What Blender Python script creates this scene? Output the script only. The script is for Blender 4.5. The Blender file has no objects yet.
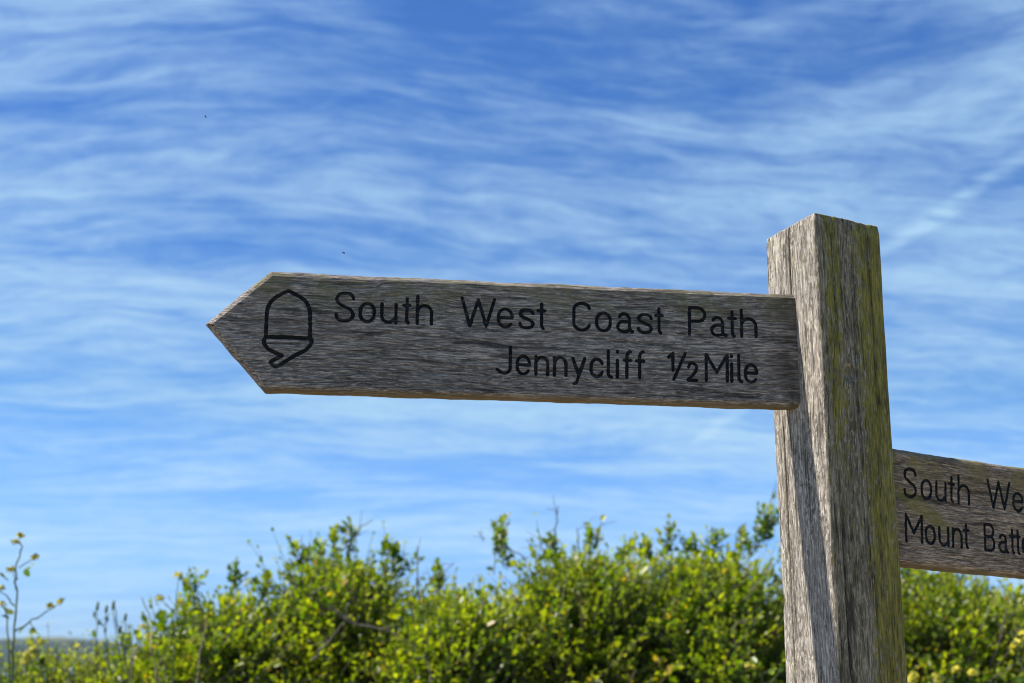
import bpy, math, random
import numpy as np
R = math.radians
rng = np.random.default_rng(7)
random.seed(7)
scene = bpy.context.scene
COL = scene.collection

# ------------------------------------------------------------ camera, sky, sun, exposure
F = 1480.0                       # focal length in pixels of a 1024 px wide frame
CAM_Z = 1.6
TH = math.atan((645 - 341.5) / F)
cam_d = bpy.data.cameras.new('camera'); cam = bpy.data.objects.new('camera', cam_d); COL.objects.link(cam)
cam_d.sensor_width = 36; cam_d.lens = F / 1024 * 36
cam.location = (0, 0, CAM_Z); cam.rotation_euler = (R(90) + TH, 0, 0)
cam_d.clip_start = .05; cam_d.clip_end = 60000
cam_d.dof.use_dof = True; cam_d.dof.focus_distance = 1.80; cam_d.dof.aperture_fstop = 6.8
cam_d.dof.aperture_blades = 7
scene.camera = cam
scene.cycles.pixel_filter_type = 'BLACKMAN_HARRIS'; scene.cycles.filter_width = 1.1

SUN_EL, SUN_AZ = 50.0, -90.5    # azimuth clockwise from the camera's forward direction (+Y)
sun_d = bpy.data.lights.new('sun', 'SUN'); sun = bpy.data.objects.new('sun', sun_d); COL.objects.link(sun)
sun_d.energy = 4.6; sun_d.angle = R(.53); sun_d.color = (1, .94, .85)
sun.rotation_euler = (R(90 - SUN_EL), 0, R(180 - SUN_AZ))
sun.location = (-20, -8, 25)
vs = scene.view_settings
scene.display_settings.display_device = 'sRGB'
vs.view_transform = 'Standard'; vs.look = 'None'; vs.exposure = 1.0; vs.gamma = 1; vs.use_curve_mapping = False

# ------------------------------------------------------------ node helpers
class NT:
    def __init__(self, tree):
        self.t = tree; self.n = tree.nodes; self.l = tree.links
    def node(self, kind, ins=None, **props):
        nd = self.n.new(kind)
        for k, v in props.items(): setattr(nd, k, v)
        for k, v in (ins or {}).items(): self.put(nd.inputs[k], v)
        return nd
    def put(self, sock, v):
        if isinstance(v, bpy.types.NodeSocket): self.l.new(v, sock)
        elif isinstance(v, bpy.types.Node): self.l.new(v.outputs[0], sock)
        elif isinstance(v, (tuple, list)) and len(v) == 3 and sock.type == 'RGBA': sock.default_value = (*v, 1)
        else: sock.default_value = v
    def math(self, op, a, b=0.0, c=0.0, clamp=False):
        return self.node('ShaderNodeMath', {0: a, 1: b, 2: c}, operation=op, use_clamp=clamp).outputs[0]
    def vmath(self, op, a, b=(0, 0, 0)):
        return self.node('ShaderNodeVectorMath', {0: a, 1: b}, operation=op).outputs[0]
    def mul(self, a, b): return self.math('MULTIPLY', a, b)
    def add(self, a, b): return self.math('ADD', a, b)
    def step(self, v, lo, hi, a=0.0, b=1.0):
        return self.node('ShaderNodeMapRange', {'Value': v, 'From Min': lo, 'From Max': hi, 'To Min': a, 'To Max': b},
                         interpolation_type='SMOOTHSTEP').outputs[0]
    def noise(self, vec, scale=1.0, detail=3.0, rough=.55, dist=0.0):
        return self.node('ShaderNodeTexNoise', {'Vector': vec, 'Scale': scale, 'Detail': detail, 'Roughness': rough, 'Distortion': dist}).outputs[0]
    def mix(self, f, a, b, blend='MIX'):
        m = self.n.new('ShaderNodeMix'); m.data_type = 'RGBA'; m.blend_type = blend
        self.put(m.inputs[0], f); self.put(m.inputs[6], a); self.put(m.inputs[7], b)
        return m.outputs[2]
    def ramp(self, v, stops):
        r = self.node('ShaderNodeValToRGB', {0: v}); e = r.color_ramp.elements
        while len(e) < len(stops): e.new(.5)
        for i, (p, c) in enumerate(stops): e[i].position = p; e[i].color = (*c, 1)
        return r.outputs[0]
    def scale(self, vec, s): return self.vmath('MULTIPLY', vec, s)
    def xyz(self, vec): return self.node('ShaderNodeSeparateXYZ', {0: vec}).outputs
    def comb(self, x, y, z): return self.node('ShaderNodeCombineXYZ', {0: x, 1: y, 2: z}).outputs[0]

def new_mat(name):
    m = bpy.data.materials.new(name); m.use_nodes = True; m.node_tree.nodes.clear()
    t = NT(m.node_tree); out = t.node('ShaderNodeOutputMaterial')
    return m, t, out

# ------------------------------------------------------------ world: Nishita sky with thin cirrus
w = bpy.data.worlds.new('World'); scene.world = w; w.use_nodes = True
t = NT(w.node_tree); t.n.clear()
sky = t.node('ShaderNodeTexSky'); sky.sky_type = 'NISHITA'; sky.sun_disc = False
sky.sun_elevation = R(SUN_EL); sky.sun_rotation = R(SUN_AZ); sky.air_density = 1.0; sky.dust_density = .3; sky.ozone_density = 2.2
sky.altitude = 60
gen = t.node('ShaderNodeTexCoord').outputs['Generated']
x, y, z = t.xyz(gen)
zz = t.math('MAXIMUM', t.add(z, .16), .02)
u = t.math('DIVIDE', x, zz); v = t.math('DIVIDE', y, zz)
turn = t.noise(t.comb(t.mul(u, .45), t.mul(v, .40), 8.3), 1.0, 1)
v2 = t.add(v, t.mul(u, t.add(-.08, t.mul(t.add(turn, -.5), .36))))      # the streaks swing slowly round from place to place
warp = t.noise(t.comb(t.mul(u, 1.3), t.mul(v2, 1.6), 3.1), 1.0, 3)
v3 = t.add(v2, t.mul(t.add(warp, -.5), .36))
patch = t.noise(t.comb(t.mul(u, .9), t.mul(v2, 1.5), .7), 1.0, 2, .5)
mid = t.noise(t.comb(t.mul(u, 1.7), t.mul(v3, 5.0), 5.2), 1.0, 6, .58, .5)
rn = t.noise(t.comb(t.mul(u, 2.2), t.mul(v3, 8.5), 4.4), 1.0, 4, .55, .4)
ridge = t.math('POWER', t.add(1.0, t.mul(t.math('ABSOLUTE', t.add(t.mul(rn, 2), -1.0)), -1.0)), 3.0)
fine = t.noise(t.comb(t.mul(u, 9.0), t.mul(v3, 34.0), 9.2), 1.0, 4, .65, .6)
puff = t.noise(t.comb(t.mul(u, 13.0), t.mul(v3, 17.0), 2.2), 1.0, 4, .65, .5)
s = t.add(t.add(t.mul(patch, .50), t.mul(mid, .85)), t.add(t.mul(ridge, .13), t.mul(t.add(t.mul(fine, .30), t.mul(puff, .24)), 1.0)))
cl = t.step(s, .79, 1.36)
def streak(cl, u0, v0, du, dv, wid, amt):          # a thin straight vapour streak in the cloud plane
    L = math.hypot(du, dv); nx, ny = -dv / L, du / L; tx, ty = du / L, dv / L
    wob = t.mul(t.add(t.noise(t.comb(t.mul(u, 6), t.mul(v, 6), 1.3), 1.0, 3), -.5), wid * 2.2)
    d = t.math('ABSOLUTE', t.add(t.add(t.mul(t.add(u, -u0), nx), t.mul(t.add(v, -v0), ny)), wob))
    a = t.add(t.mul(t.add(u, -u0), tx), t.mul(t.add(v, -v0), ty))
    m = t.mul(t.step(d, 0, wid, 1, 0), t.mul(t.step(a, -.05, .12), t.step(a, L - .15, L + .1, 1, 0)))
    m = t.mul(m, t.step(fine, .3, .62, .35, 1))
    return t.math('ADD', cl, t.mul(m, amt), clamp=True)
def uv_of(px, py):
    dx = (px - 512) / F; dz = (341.5 - py) / F
    d = np.array([dx, math.cos(TH) - dz * math.sin(TH), math.sin(TH) + dz * math.cos(TH)]); d /= np.linalg.norm(d)
    k = d[2] + .16
    return d[0] / k, d[1] / k
def streak_between(cl, a, b, wid, amt):
    (u0, v0), (u1, v1) = uv_of(*a), uv_of(*b)
    return streak(cl, u0, v0, u1 - u0, v1 - v0, wid, amt)
cl = streak_between(cl, (868, 265), (1070, 125), .030, .45)
cl = streak_between(cl, (686, 446), (748, 408), .030, .50)
grade = t.ramp(z, [(0, (.28, .48, 1.05)), (.06, (.285, .475, .92)), (.16, (.31, .495, .73)), (.30, (.235, .425, .70)), (.42, (.25, .44, .74)), (1.0, (.36, .5, .8))])
skyc = t.mix(1.0, sky.outputs[0], grade, 'MULTIPLY')
cloudc = t.mix(t.step(z, 0, .45), (2.7, 3.9, 4.85), (2.3, 3.55, 4.8))
col = t.mix(t.mul(cl, .85), skyc, cloudc)
bg = t.node('ShaderNodeBackground', {'Color': col, 'Strength': .10})
t.l.new(bg.outputs[0], t.node('ShaderNodeOutputWorld').inputs[0])

# ------------------------------------------------------------ geometry helpers
def at(px, py, Y):
    """the point at distance Y in front of the camera that the photograph shows at pixel (px, py)"""
    dx = (px - 512) / F; dz = (341.5 - py) / F
    d = np.array([dx, math.cos(TH) - dz * math.sin(TH), math.sin(TH) + dz * math.cos(TH)])
    return np.array([0, 0, CAM_Z]) + d * (Y / d[1])

def tag(o, label=None, cat=None, group=None, kind=None):
    for k, val in (('label', label), ('category', cat), ('group', group), ('kind', kind)):
        if val: o[k] = val
    return o
def empty(name, loc, rot=(0, 0, 0)):
    o = bpy.data.objects.new(name, None); COL.objects.link(o); o.location = loc; o.rotation_euler = rot
    o.empty_display_size = .1
    return o
def mesh_obj(name, verts, faces, mat, parent=None, smooth=False, attrs=None):
    me = bpy.data.meshes.new(name)
    verts = np.asarray(verts, dtype=np.float64).reshape(-1, 3)
    if isinstance(faces, np.ndarray):
        n, k = faces.shape
        me.vertices.add(len(verts)); me.vertices.foreach_set('co', verts.ravel())
        me.loops.add(n * k); me.loops.foreach_set('vertex_index', faces.astype(np.int32).ravel())
        me.polygons.add(n); me.polygons.foreach_set('loop_start', np.arange(0, n * k, k, dtype=np.int32))
        me.update(calc_edges=True)
    else:
        me.from_pydata(verts.tolist(), [], faces)
    for an, (typ, data) in (attrs or {}).items():
        a = me.attributes.new(an, typ, 'POINT')
        a.data.foreach_set('color' if typ == 'FLOAT_COLOR' else 'value', np.asarray(data, dtype=np.float32).ravel())
    me.materials.append(mat)
    if smooth: me.polygons.foreach_set('use_smooth', np.ones(len(me.polygons), dtype=bool))
    me.validate()
    o = bpy.data.objects.new(name, me); COL.objects.link(o)
    if parent: o.parent = parent
    return o

_perm = np.random.default_rng(3).random((64, 64, 64))
def vnoise(p, seed=0):
    """trilinear value noise in [0,1] at points p (n,3)"""
    p = np.asarray(p) + seed * 7.31
    i = np.floor(p).astype(int); f = p - i; f = f * f * (3 - 2 * f)
    r = 0
    for dx in (0, 1):
        for dy in (0, 1):
            for dz in (0, 1):
                wgt = (f[:, 0] if dx else 1 - f[:, 0]) * (f[:, 1] if dy else 1 - f[:, 1]) * (f[:, 2] if dz else 1 - f[:, 2])
                r = r + wgt * _perm[(i[:, 0] + dx) % 64, (i[:, 1] + dy) % 64, (i[:, 2] + dz) % 64]
    return r
def fbm(p, oct=3, seed=0):
    r = 0; a = .5; tot = 0
    for k in range(oct):
        r = r + a * vnoise(np.asarray(p) * 2 ** k, seed + k * 3); tot += a; a *= .5
    return r / tot

def tubes(polys, sides=5):
    """polys: list of (points, radii); returns verts, faces of tapered tubes with closed tips"""
    V = []; Fc = []; base = 0
    for pts, rad in polys:
        pts = np.asarray(pts, float); n = len(pts)
        rad = np.broadcast_to(np.asarray(rad, float), (n,))
        tan = np.gradient(pts, axis=0); tan /= np.linalg.norm(tan, axis=1)[:, None] + 1e-9
        ref = np.array([.31, .92, .2]) if abs(tan[0, 1]) < .9 else np.array([1., 0, 0])
        a = np.cross(tan, ref); a /= np.linalg.norm(a, axis=1)[:, None] + 1e-9
        b = np.cross(tan, a)
        for i in range(n):
            for k in range(sides):
                an = 2 * math.pi * k / sides
                V.append(pts[i] + rad[i] * (math.cos(an) * a[i] + math.sin(an) * b[i]))
        for i in range(n - 1):
            for k in range(sides):
                k2 = (k + 1) % sides
                Fc.append((base + i * sides + k, base + i * sides + k2, base + (i + 1) * sides + k2, base + (i + 1) * sides + k))
        Fc.append(tuple(base + k for k in reversed(range(sides))))
        Fc.append(tuple(base + (n - 1) * sides + k for k in range(sides)))
        base += n * sides
    return V, Fc
def smooth_poly(pts, n=8, jitter=0.0, r=None):
    """Catmull-Rom through pts"""
    P = np.asarray(pts, float); P = np.vstack([2 * P[0] - P[1], P, 2 * P[-1] - P[-2]])
    out = []
    for i in range(1, len(P) - 2):
        for k in range(n):
            s = k / n
            out.append(.5 * ((2 * P[i]) + (-P[i - 1] + P[i + 1]) * s + (2 * P[i - 1] - 5 * P[i] + 4 * P[i + 1] - P[i + 2]) * s * s
                             + (-P[i - 1] + 3 * P[i] - 3 * P[i + 1] + P[i + 2]) * s ** 3))
    out.append(P[-2]); out = np.array(out)
    if jitter: out[1:-1] += (r or rng).normal(0, jitter, out[1:-1].shape)
    return out

# ------------------------------------------------------------ materials
def wood_material(name, along, kind, patch=None):
    """weathered oak; `along` is the axis of the grain in object space (0 = x, 2 = z)"""
    m, t, out = new_mat(name)
    co = t.node('ShaderNodeTexCoord').outputs['Object']
    if kind == 'beam': co = t.vmath('ADD', co, (3.3, 7.1, 1.9))
    def st(a, c, off=0):                                # a per metre along, c per metre across the grain
        sc = (a, c, c) if along == 0 else (c, c, a)
        return t.vmath('ADD', t.scale(co, sc), (off, off * 1.7, off * .6))
    wv = t.node('ShaderNodeTexNoise', {'Vector': st(5, 14, 2), 'Scale': 1.0, 'Detail': 2.0}).outputs[1]
    wv = t.scale(t.vmath('SUBTRACT', wv, (.5, .5, .5)), (.016, .016, .016))
    co = t.vmath('ADD', co, wv)
    broad = t.noise(st(4, 30, 11), 1, 4, .6)
    fib = t.noise(st(48, 560, 3) if kind == 'board' else st(46, 460, 3), 1, 4, .72)
    hair = t.noise(st(45, 900, 7), 1, 2, .6)
    crk = t.noise(st(9, 170, 19), 1, 3, .6)
    fleck = t.noise(st(80, 620, 29) if kind == 'board' else st(95, 380, 29), 1, 3, .65)
    pit = t.noise(st(85, 330, 41), 1, 2, .5)
    val = t.add(t.add(t.mul(fib, .60), t.mul(broad, .18)), t.mul(hair, .22))
    if kind == 'board':
        stops = [(.37, (.026, .022, .019)), (.455, (.120, .099, .085)), (.53, (.225, .187, .162)), (.62, (.48, .41, .36))]
    else:
        stops = [(.37, (.060, .050, .041)), (.455, (.170, .145, .120)), (.53, (.280, .246, .208)), (.62, (.53, .485, .42))]
    c = t.ramp(val, stops)
    c = t.mix(t.mul(t.step(fleck, .55, .64), .8 if kind != 'board' else .6), c, (.52, .475, .40) if kind != 'board' else (.52, .445, .385))
    ringn = t.noise(st(2.2, 75, 53), 1, 2, .5)          # growth rings cut lengthwise: long continuous lines
    line = t.step(t.math('ABSOLUTE', t.add(t.math('FRACT', t.mul(ringn, 7.0)), -.5)), .0, .13, 1, 0)
    c = t.mix(t.mul(line, t.step(broad, .35, .6, .12, .6 if kind == 'board' else .38)), c, (.035, .029, .025))
    dark = t.step(crk, .34, .42, 1, 0)                 # open grain, dirt in it
    c = t.mix(t.mul(dark, .75), c, (.022, .020, .019))
    pits = t.step(pit, .30, .37, 1, 0)
    c = t.mix(t.mul(pits, .55), c, (.05, .042, .034))
    ox, oy, oz = t.xyz(t.node('ShaderNodeTexCoord').outputs['Object'])
    ln = t.noise(t.vmath('ADD', t.scale(co, (22, 60, 22) if along == 0 else (60, 60, 16)), (5, 2, 8)), 1, 4, .65)
    l2 = t.noise(t.vmath('ADD', co, (1, 4, 2)), 240, 3, .7)
    if kind == 'beam':
        nx, ny, nz = t.xyz(t.node('ShaderNodeTexCoord').outputs['Normal'])
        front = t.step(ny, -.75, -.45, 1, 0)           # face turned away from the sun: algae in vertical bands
        wob = t.mul(t.add(t.noise(t.comb(2.0, 5.0, t.mul(oz, 6.0)), 1, 3), -.5), .030)
        xx = t.add(ox, wob)
        band = t.math('MAXIMUM', t.step(xx, -.010, .026), t.mul(t.mul(t.step(xx, -.046, -.034), t.step(xx, -.024, -.010, 1, 0)), t.step(oz, 1.70, 1.95, 0, .8)))
        l3 = t.noise(t.vmath('ADD', t.scale(co, (1, 1, .45)), (2, 7, 3)), 170, 4, .72)
        f = t.add(t.add(t.mul(ln, .30), t.mul(l3, .70)), t.mul(band, .18))
        alg = t.mul(t.mul(front, t.step(f, .545, .65)), t.step(fib, .36, .50, .55, 1))
        ac = t.mix(t.noise(t.scale(co, (90, 90, 30)), 1, 3), (.080, .072, .010), (.28, .235, .028))
        c = t.mix(front, c, t.mix(1.0, c, (.74, .69, .56), 'MULTIPLY'))    # shade of the sunless face put into the wood colour
        ac = t.mix(1.0, ac, t.ramp(val, [(.38, (.22, .22, .22)), (.50, (.95, .95, .95)), (.62, (1.7, 1.65, 1.6))]), 'MULTIPLY')
        c = t.mix(t.mul(alg, .85), c, ac)
        lit = t.step(nx, -.75, -.45, 1, 0)             # lichen crusts on the sunny face
        spot = t.mul(t.step(t.add(t.mul(ln, .5), t.mul(l2, .5)), .55, .63), lit)
        spot = t.mul(spot, t.math('MAXIMUM', t.step(oz, 1.86, 1.95, .25, 1), t.step(oy, .02, .04)))
        c = t.mix(t.mul(spot, .6), c, (.22, .20, .055))
        dk = t.mul(t.mul(t.step(t.noise(t.vmath('ADD', t.scale(co, (230, 230, 110)), (9, 9, 9)), 1, 3, .65), .52, .60), lit), t.step(t.noise(t.scale(co, (20, 20, 9)), 1, 3), .38, .58))
        c = t.mix(t.mul(dk, .75), c, (.075, .062, .043))
    else:
        top = t.step(oz, .088, .128)
        if kind == 'board':
            alg = t.mul(top, t.step(ln, .40, .62))
            c = t.mix(t.mul(alg, .55), c, (.15, .135, .060))
            joint = t.mul(t.step(t.math('ABSOLUTE', ox), .012, .045, 1, 0), t.step(ln, .36, .56))      # damp dirt where it enters the post
            c = t.mix(t.mul(joint, .55), c, (.035, .030, .022))
            if patch:
                c = t.mix(1.0, c, (1.12, .98, .80), 'MULTIPLY')
                dx = t.add(ox, -patch[0]); dz = t.add(t.add(oz, -patch[1]), t.mul(dx, .45))
                dd = t.math('SQRT', t.add(t.math('POWER', t.mul(dx, 18), 2.0), t.math('POWER', t.mul(dz, 75), 2.0)))
                pm = t.mul(t.step(t.add(dd, t.mul(t.add(l2, -.5), 1.6)), .50, 1.35, 1, 0), .6)
                pm = t.math('MAXIMUM', pm, t.mul(t.mul(t.step(oz, .105, .135), t.step(ox, .02, .12, 1, .3)), t.step(ln, .42, .6, 0, .6)))
                c = t.mix(pm, c, (.20, .165, .030))
            under = t.step(oz, .0015, .0055, 1, 0)
            c = t.mix(t.mul(under, t.step(ln, .3, .55, .35, .85)), c, (.115, .082, .036))
    rough = t.math('ADD', t.mul(fib, .2), .72)
    h = t.add(t.add(t.mul(fib, .5), t.mul(hair, .18)), t.add(t.add(t.mul(dark, -.45), t.mul(line, -.25)), t.mul(pits, -.25)))
    h = t.add(h, t.mul(broad, .3))
    bump = t.node('ShaderNodeBump', {'Strength': .85, 'Distance': .0022 if kind == 'board' else .0022, 'Height': h})
    b = t.node('ShaderNodeBsdfPrincipled', {'Base Color': c, 'Roughness': rough, 'Normal': bump.outputs[0]})
    b.inputs['Specular IOR Level'].default_value = .25
    t.l.new(b.outputs[0], out.inputs[0])
    return m

def paint_material():
    m, t, out = new_mat('black_groove_paint')
    co = t.node('ShaderNodeTexCoord').outputs['Object']
    n = t.noise(t.scale(co, (40, 300, 300)), 1, 4, .65)
    c = t.mix(t.step(n, .50, .70), (.009, .009, .011), (.060, .052, .048))
    bump = t.node('ShaderNodeBump', {'Strength': .4, 'Distance': .0008, 'Height': n})
    b = t.node('ShaderNodeBsdfPrincipled', {'Base Color': c, 'Roughness': .6, 'Normal': bump.outputs[0]})
    b.inputs['Specular IOR Level'].default_value = .2
    t.l.new(b.outputs[0], out.inputs[0]); return m

def leaf_material(name='leaf'):
    m, t, out = new_mat(name)
    at_ = t.node('ShaderNodeAttribute', attribute_name='tint')
    c = at_.outputs['Color']
    co = t.node('ShaderNodeTexCoord').outputs['Object']
    c = t.mix(t.step(t.noise(t.scale(co, (160, 160, 160)), 1, 2), .35, .7, 0, .35), c, t.mix(1.0, c, (.6, .7, .5), 'MULTIPLY'))
    b = t.node('ShaderNodeBsdfPrincipled', {'Base Color': c, 'Roughness': .36})
    b.inputs['Specular IOR Level'].default_value = .42
    tc = t.mix(1.0, c, (1.35, 1.45, .30), 'MULTIPLY')
    tr = t.node('ShaderNodeBsdfTranslucent', {'Color': tc})
    mx = t.node('ShaderNodeMixShader', {0: .54, 1: b.outputs[0], 2: tr.outputs[0]})
    t.l.new(mx.outputs[0], out.inputs[0]); return m
def bark_material(name, a, b_):
    m, t, out = new_mat(name)
    co = t.node('ShaderNodeTexCoord').outputs['Object']
    n = t.noise(co, 60, 4, .6)
    c = t.mix(n, a, b_)
    b = t.node('ShaderNodeBsdfPrincipled', {'Base Color': c, 'Roughness': .8, 'Normal': t.node('ShaderNodeBump', {'Strength': .5, 'Distance': .003, 'Height': n}).outputs[0]})
    t.l.new(b.outputs[0], out.inputs[0]); return m
def petal_material():
    m, t, out = new_mat('yellow_petal')
    co = t.node('ShaderNodeTexCoord').outputs['Object']
    c = t.mix(t.noise(co, 130, 2), (.52, .46, .02), (.74, .66, .05))
    b = t.node('ShaderNodeBsdfPrincipled', {'Base Color': c, 'Roughness': .55})
    tr = t.node('ShaderNodeBsdfTranslucent', {'Color': c})
    t.l.new(t.node('ShaderNodeMixShader', {0: .35, 1: b.outputs[0], 2: tr.outputs[0]}).outputs[0], out.inputs[0]); return m

M_BOARD = wood_material('weathered_oak_board', 0, 'board')
M_BOARD_LICHEN = wood_material('lichened_oak_board', 0, 'board', patch=(.068, .071))
M_POST = wood_material('weathered_oak_post', 2, 'beam')
M_PAINT = paint_material()
M_LEAF = leaf_material()
M_BARK = bark_material('twig_bark', (.05, .04, .03), (.16, .13, .10))
M_DRY = bark_material('dry_stalk', (.20, .15, .08), (.36, .29, .17))
M_STEM = bark_material('green_stem', (.05, .075, .02), (.12, .15, .04))
M_PETAL = petal_material()

# ------------------------------------------------------------ setting: ground, sea, far headland, haze
def ground():
    m, t, out = new_mat('rough_turf')
    co = t.node('ShaderNodeTexCoord').outputs['Object']
    n1 = t.noise(co, .35, 5, .6); n2 = t.noise(co, 9, 5, .7)
    c = t.mix(n1, (.07, .085, .025), (.13, .13, .045))
    c = t.mix(t.step(n2, .5, .75), c, (.20, .16, .085))
    gx, gy, gz = t.xyz(co)
    bounce_path = t.step(t.math('ABSOLUTE', t.add(gy, t.add(-1.6, t.mul(t.add(n1, -.5), 1.6)))), 1.5, 2.4, 1, 0)      # unseen pale stony strip, added to bounce warm light onto the shaded wood
    c = t.mix(bounce_path, c, t.mix(n2, (.26, .21, .15), (.46, .40, .31)))
    b = t.node('ShaderNodeBsdfPrincipled', {'Base Color': c, 'Roughness': .95, 'Normal': t.node('ShaderNodeBump', {'Strength': 1.0, 'Distance': .05, 'Height': n2}).outputs[0]})
    t.l.new(b.outputs[0], out.inputs[0])
    rad = [0, 1, 2, 3, 4, 6, 8, 11, 15, 20, 28, 38, 50, 65, 85, 110, 140, 190]
    na = 96; V = [(0, 0, 0)]
    for r in rad[1:]:
        for k in range(na):
            a = 2 * math.pi * k / na
            p = np.array([[r * math.cos(a) * .18, r * math.sin(a) * .18, .3]])
            z = (float(fbm(p, 3)[0]) - .5) * .24 * min(1, r / 4)
            if math.sin(a) > -.2: z -= 52 * max(0, min(1, (r - 60) / 110)) ** 1.4     # the coastal slope down to the sea
            V.append((r * math.cos(a), r * math.sin(a), z))
    Fc = [(0, 1 + k, 1 + (k + 1) % na) for k in range(na)]
    for i in range(len(rad) - 2):
        for k in range(na):
            k2 = (k + 1) % na; o = 1 + i * na
            Fc.append((o + k, o + na + k, o + na + k2, o + k2))
    tag(mesh_obj('ground', V, Fc, m, smooth=True), kind='structure')
def sea():
    m, t, out = new_mat('sea_water')
    co = t.node('ShaderNodeTexCoord').outputs['Object']
    n = t.noise(t.scale(co, (.05, .12, .1)), 1, 6, .65)
    b = t.node('ShaderNodeBsdfPrincipled', {'Base Color': (.012, .06, .075), 'Roughness': .22, 'Normal': t.node('ShaderNodeBump', {'Strength': .7, 'Distance': 1.0, 'Height': n}).outputs[0]})
    t.l.new(b.outputs[0], out.inputs[0])
    na = 128; V = [(0, 0, -46)]; rr = [300, 1000, 3000, 7000, 14000]
    for r in rr: V += [(r * math.cos(2 * math.pi * k / na), r * math.sin(2 * math.pi * k / na), -46) for k in range(na)]
    Fc = [(0, 1 + k, 1 + (k + 1) % na) for k in range(na)]
    for i in range(len(rr) - 1):
        for k in range(na):
            k2 = (k + 1) % na; o = 1 + i * na
            Fc.append((o + k, o + na + k, o + na + k2, o + k2))
    tag(mesh_obj('sea', V, Fc, m), kind='structure')
def headland():
    m, t, out = new_mat('headland_fields_and_woods')
    co = t.node('ShaderNodeTexCoord').outputs['Object']
    ox, oy, oz = t.xyz(co)
    n1 = t.noise(co, .006, 4, .6); n2 = t.noise(co, .05, 4, .7)
    wood = t.mix(n2, (.004, .013, .013), (.013, .026, .020))
    field = t.mix(t.step(n1, .4, .6), (.11, .11, .035), (.075, .095, .03))
    c = t.mix(t.step(t.add(oz, t.mul(t.add(n2, -.5), 14)), 57, 62), wood, field)
    b = t.node('ShaderNodeBsdfPrincipled', {'Base Color': c, 'Roughness': .95, 'Normal': t.node('ShaderNodeBump', {'Strength': 1.0, 'Distance': 3, 'Height': n2}).outputs[0]})
    t.l.new(b.outputs[0], out.inputs[0])
    nx, ny = 150, 24; X0, X1 = -3600, -860; V = []
    for j in range(ny + 1):
        for i in range(nx + 1):
            s = i / nx; q = j / ny
            X = X0 + (X1 - X0) * s; Y = 3700 + 900 * q
            crest = math.sin(math.pi * min(1, q * 1.35) * .5) if q < .74 else math.cos((q - .74) / .26 * math.pi * .5)
            prof = 62 + 4 * math.sin(s * 9) + 2 * math.sin(s * 31 + 1)
            prof *= 1 - max(0, (s - .86) / .14) ** 1.6
            V.append((X, Y, prof * crest * (.94 + .12 * random.random()) - 1))
    Fc = [(j * (nx + 1) + i, j * (nx + 1) + i + 1, (j + 1) * (nx + 1) + i + 1, (j + 1) * (nx + 1) + i) for j in range(ny) for i in range(nx)]
    o = mesh_obj('headland', V, Fc, m, smooth=True); o.location = (0, 0, -46); tag(o, kind='structure')
def haze():
    m, t, out = new_mat('haze_air')
    vp = t.node('ShaderNodeVolumePrincipled', {'Color': (.40, .66, 1.0), 'Density': .000025, 'Anisotropy': .3})
    t.l.new(vp.outputs[0], out.inputs['Volume'])
    a = 15000; z0, z1 = -47.5, 40
    V = [(sx * a, sy * a, z) for z in (z0, z1) for sx, sy in ((-1, -1), (1, -1), (1, 1), (-1, 1))]
    Fc = [(3, 2, 1, 0), (4, 5, 6, 7)] + [(i, (i + 1) % 4, 4 + (i + 1) % 4, 4 + i) for i in range(4)]
    tag(mesh_obj('haze', V, Fc, m), kind='stuff')
ground(); sea(); headland(); haze()

# ------------------------------------------------------------ the signpost
AZ = R(63.3)                                      # direction of the post's shaded face
dR = np.array([math.sin(AZ), math.cos(AZ), 0]); dL = np.array([-math.cos(AZ), math.sin(AZ), 0])
LEAN = np.array([-.01008, -.00196])
near0 = np.array([.394606, 1.762059, 0.0])        # near arris of the post at ground level (leans with height)
def near_edge(z): return np.array([near0[0] + LEAN[0] * z, near0[1] + LEAN[1] * z, z])
PW, PTOP = .1028, 2.1155
signpost = empty('signpost', (near0[0], near0[1], 0))
signpost['label'] = 'weathered oak fingerpost with two engraved direction boards in front of the green hedge'
signpost['category'] = 'signpost'
ROOT = np.array([near0[0], near0[1], 0.0])

def place_local(o, origin, ax, ay, az):
    """put a child whose mesh is in its own frame (ax, ay, az are world directions of its axes)"""
    from mathutils import Matrix
    Mx = Matrix(((ax[0], ay[0], az[0], origin[0] - ROOT[0]), (ax[1], ay[1], az[1], origin[1] - ROOT[1]),
                 (ax[2], ay[2], az[2], origin[2] - ROOT[2]), (0, 0, 0, 1)))
    o.matrix_local = Mx

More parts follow.
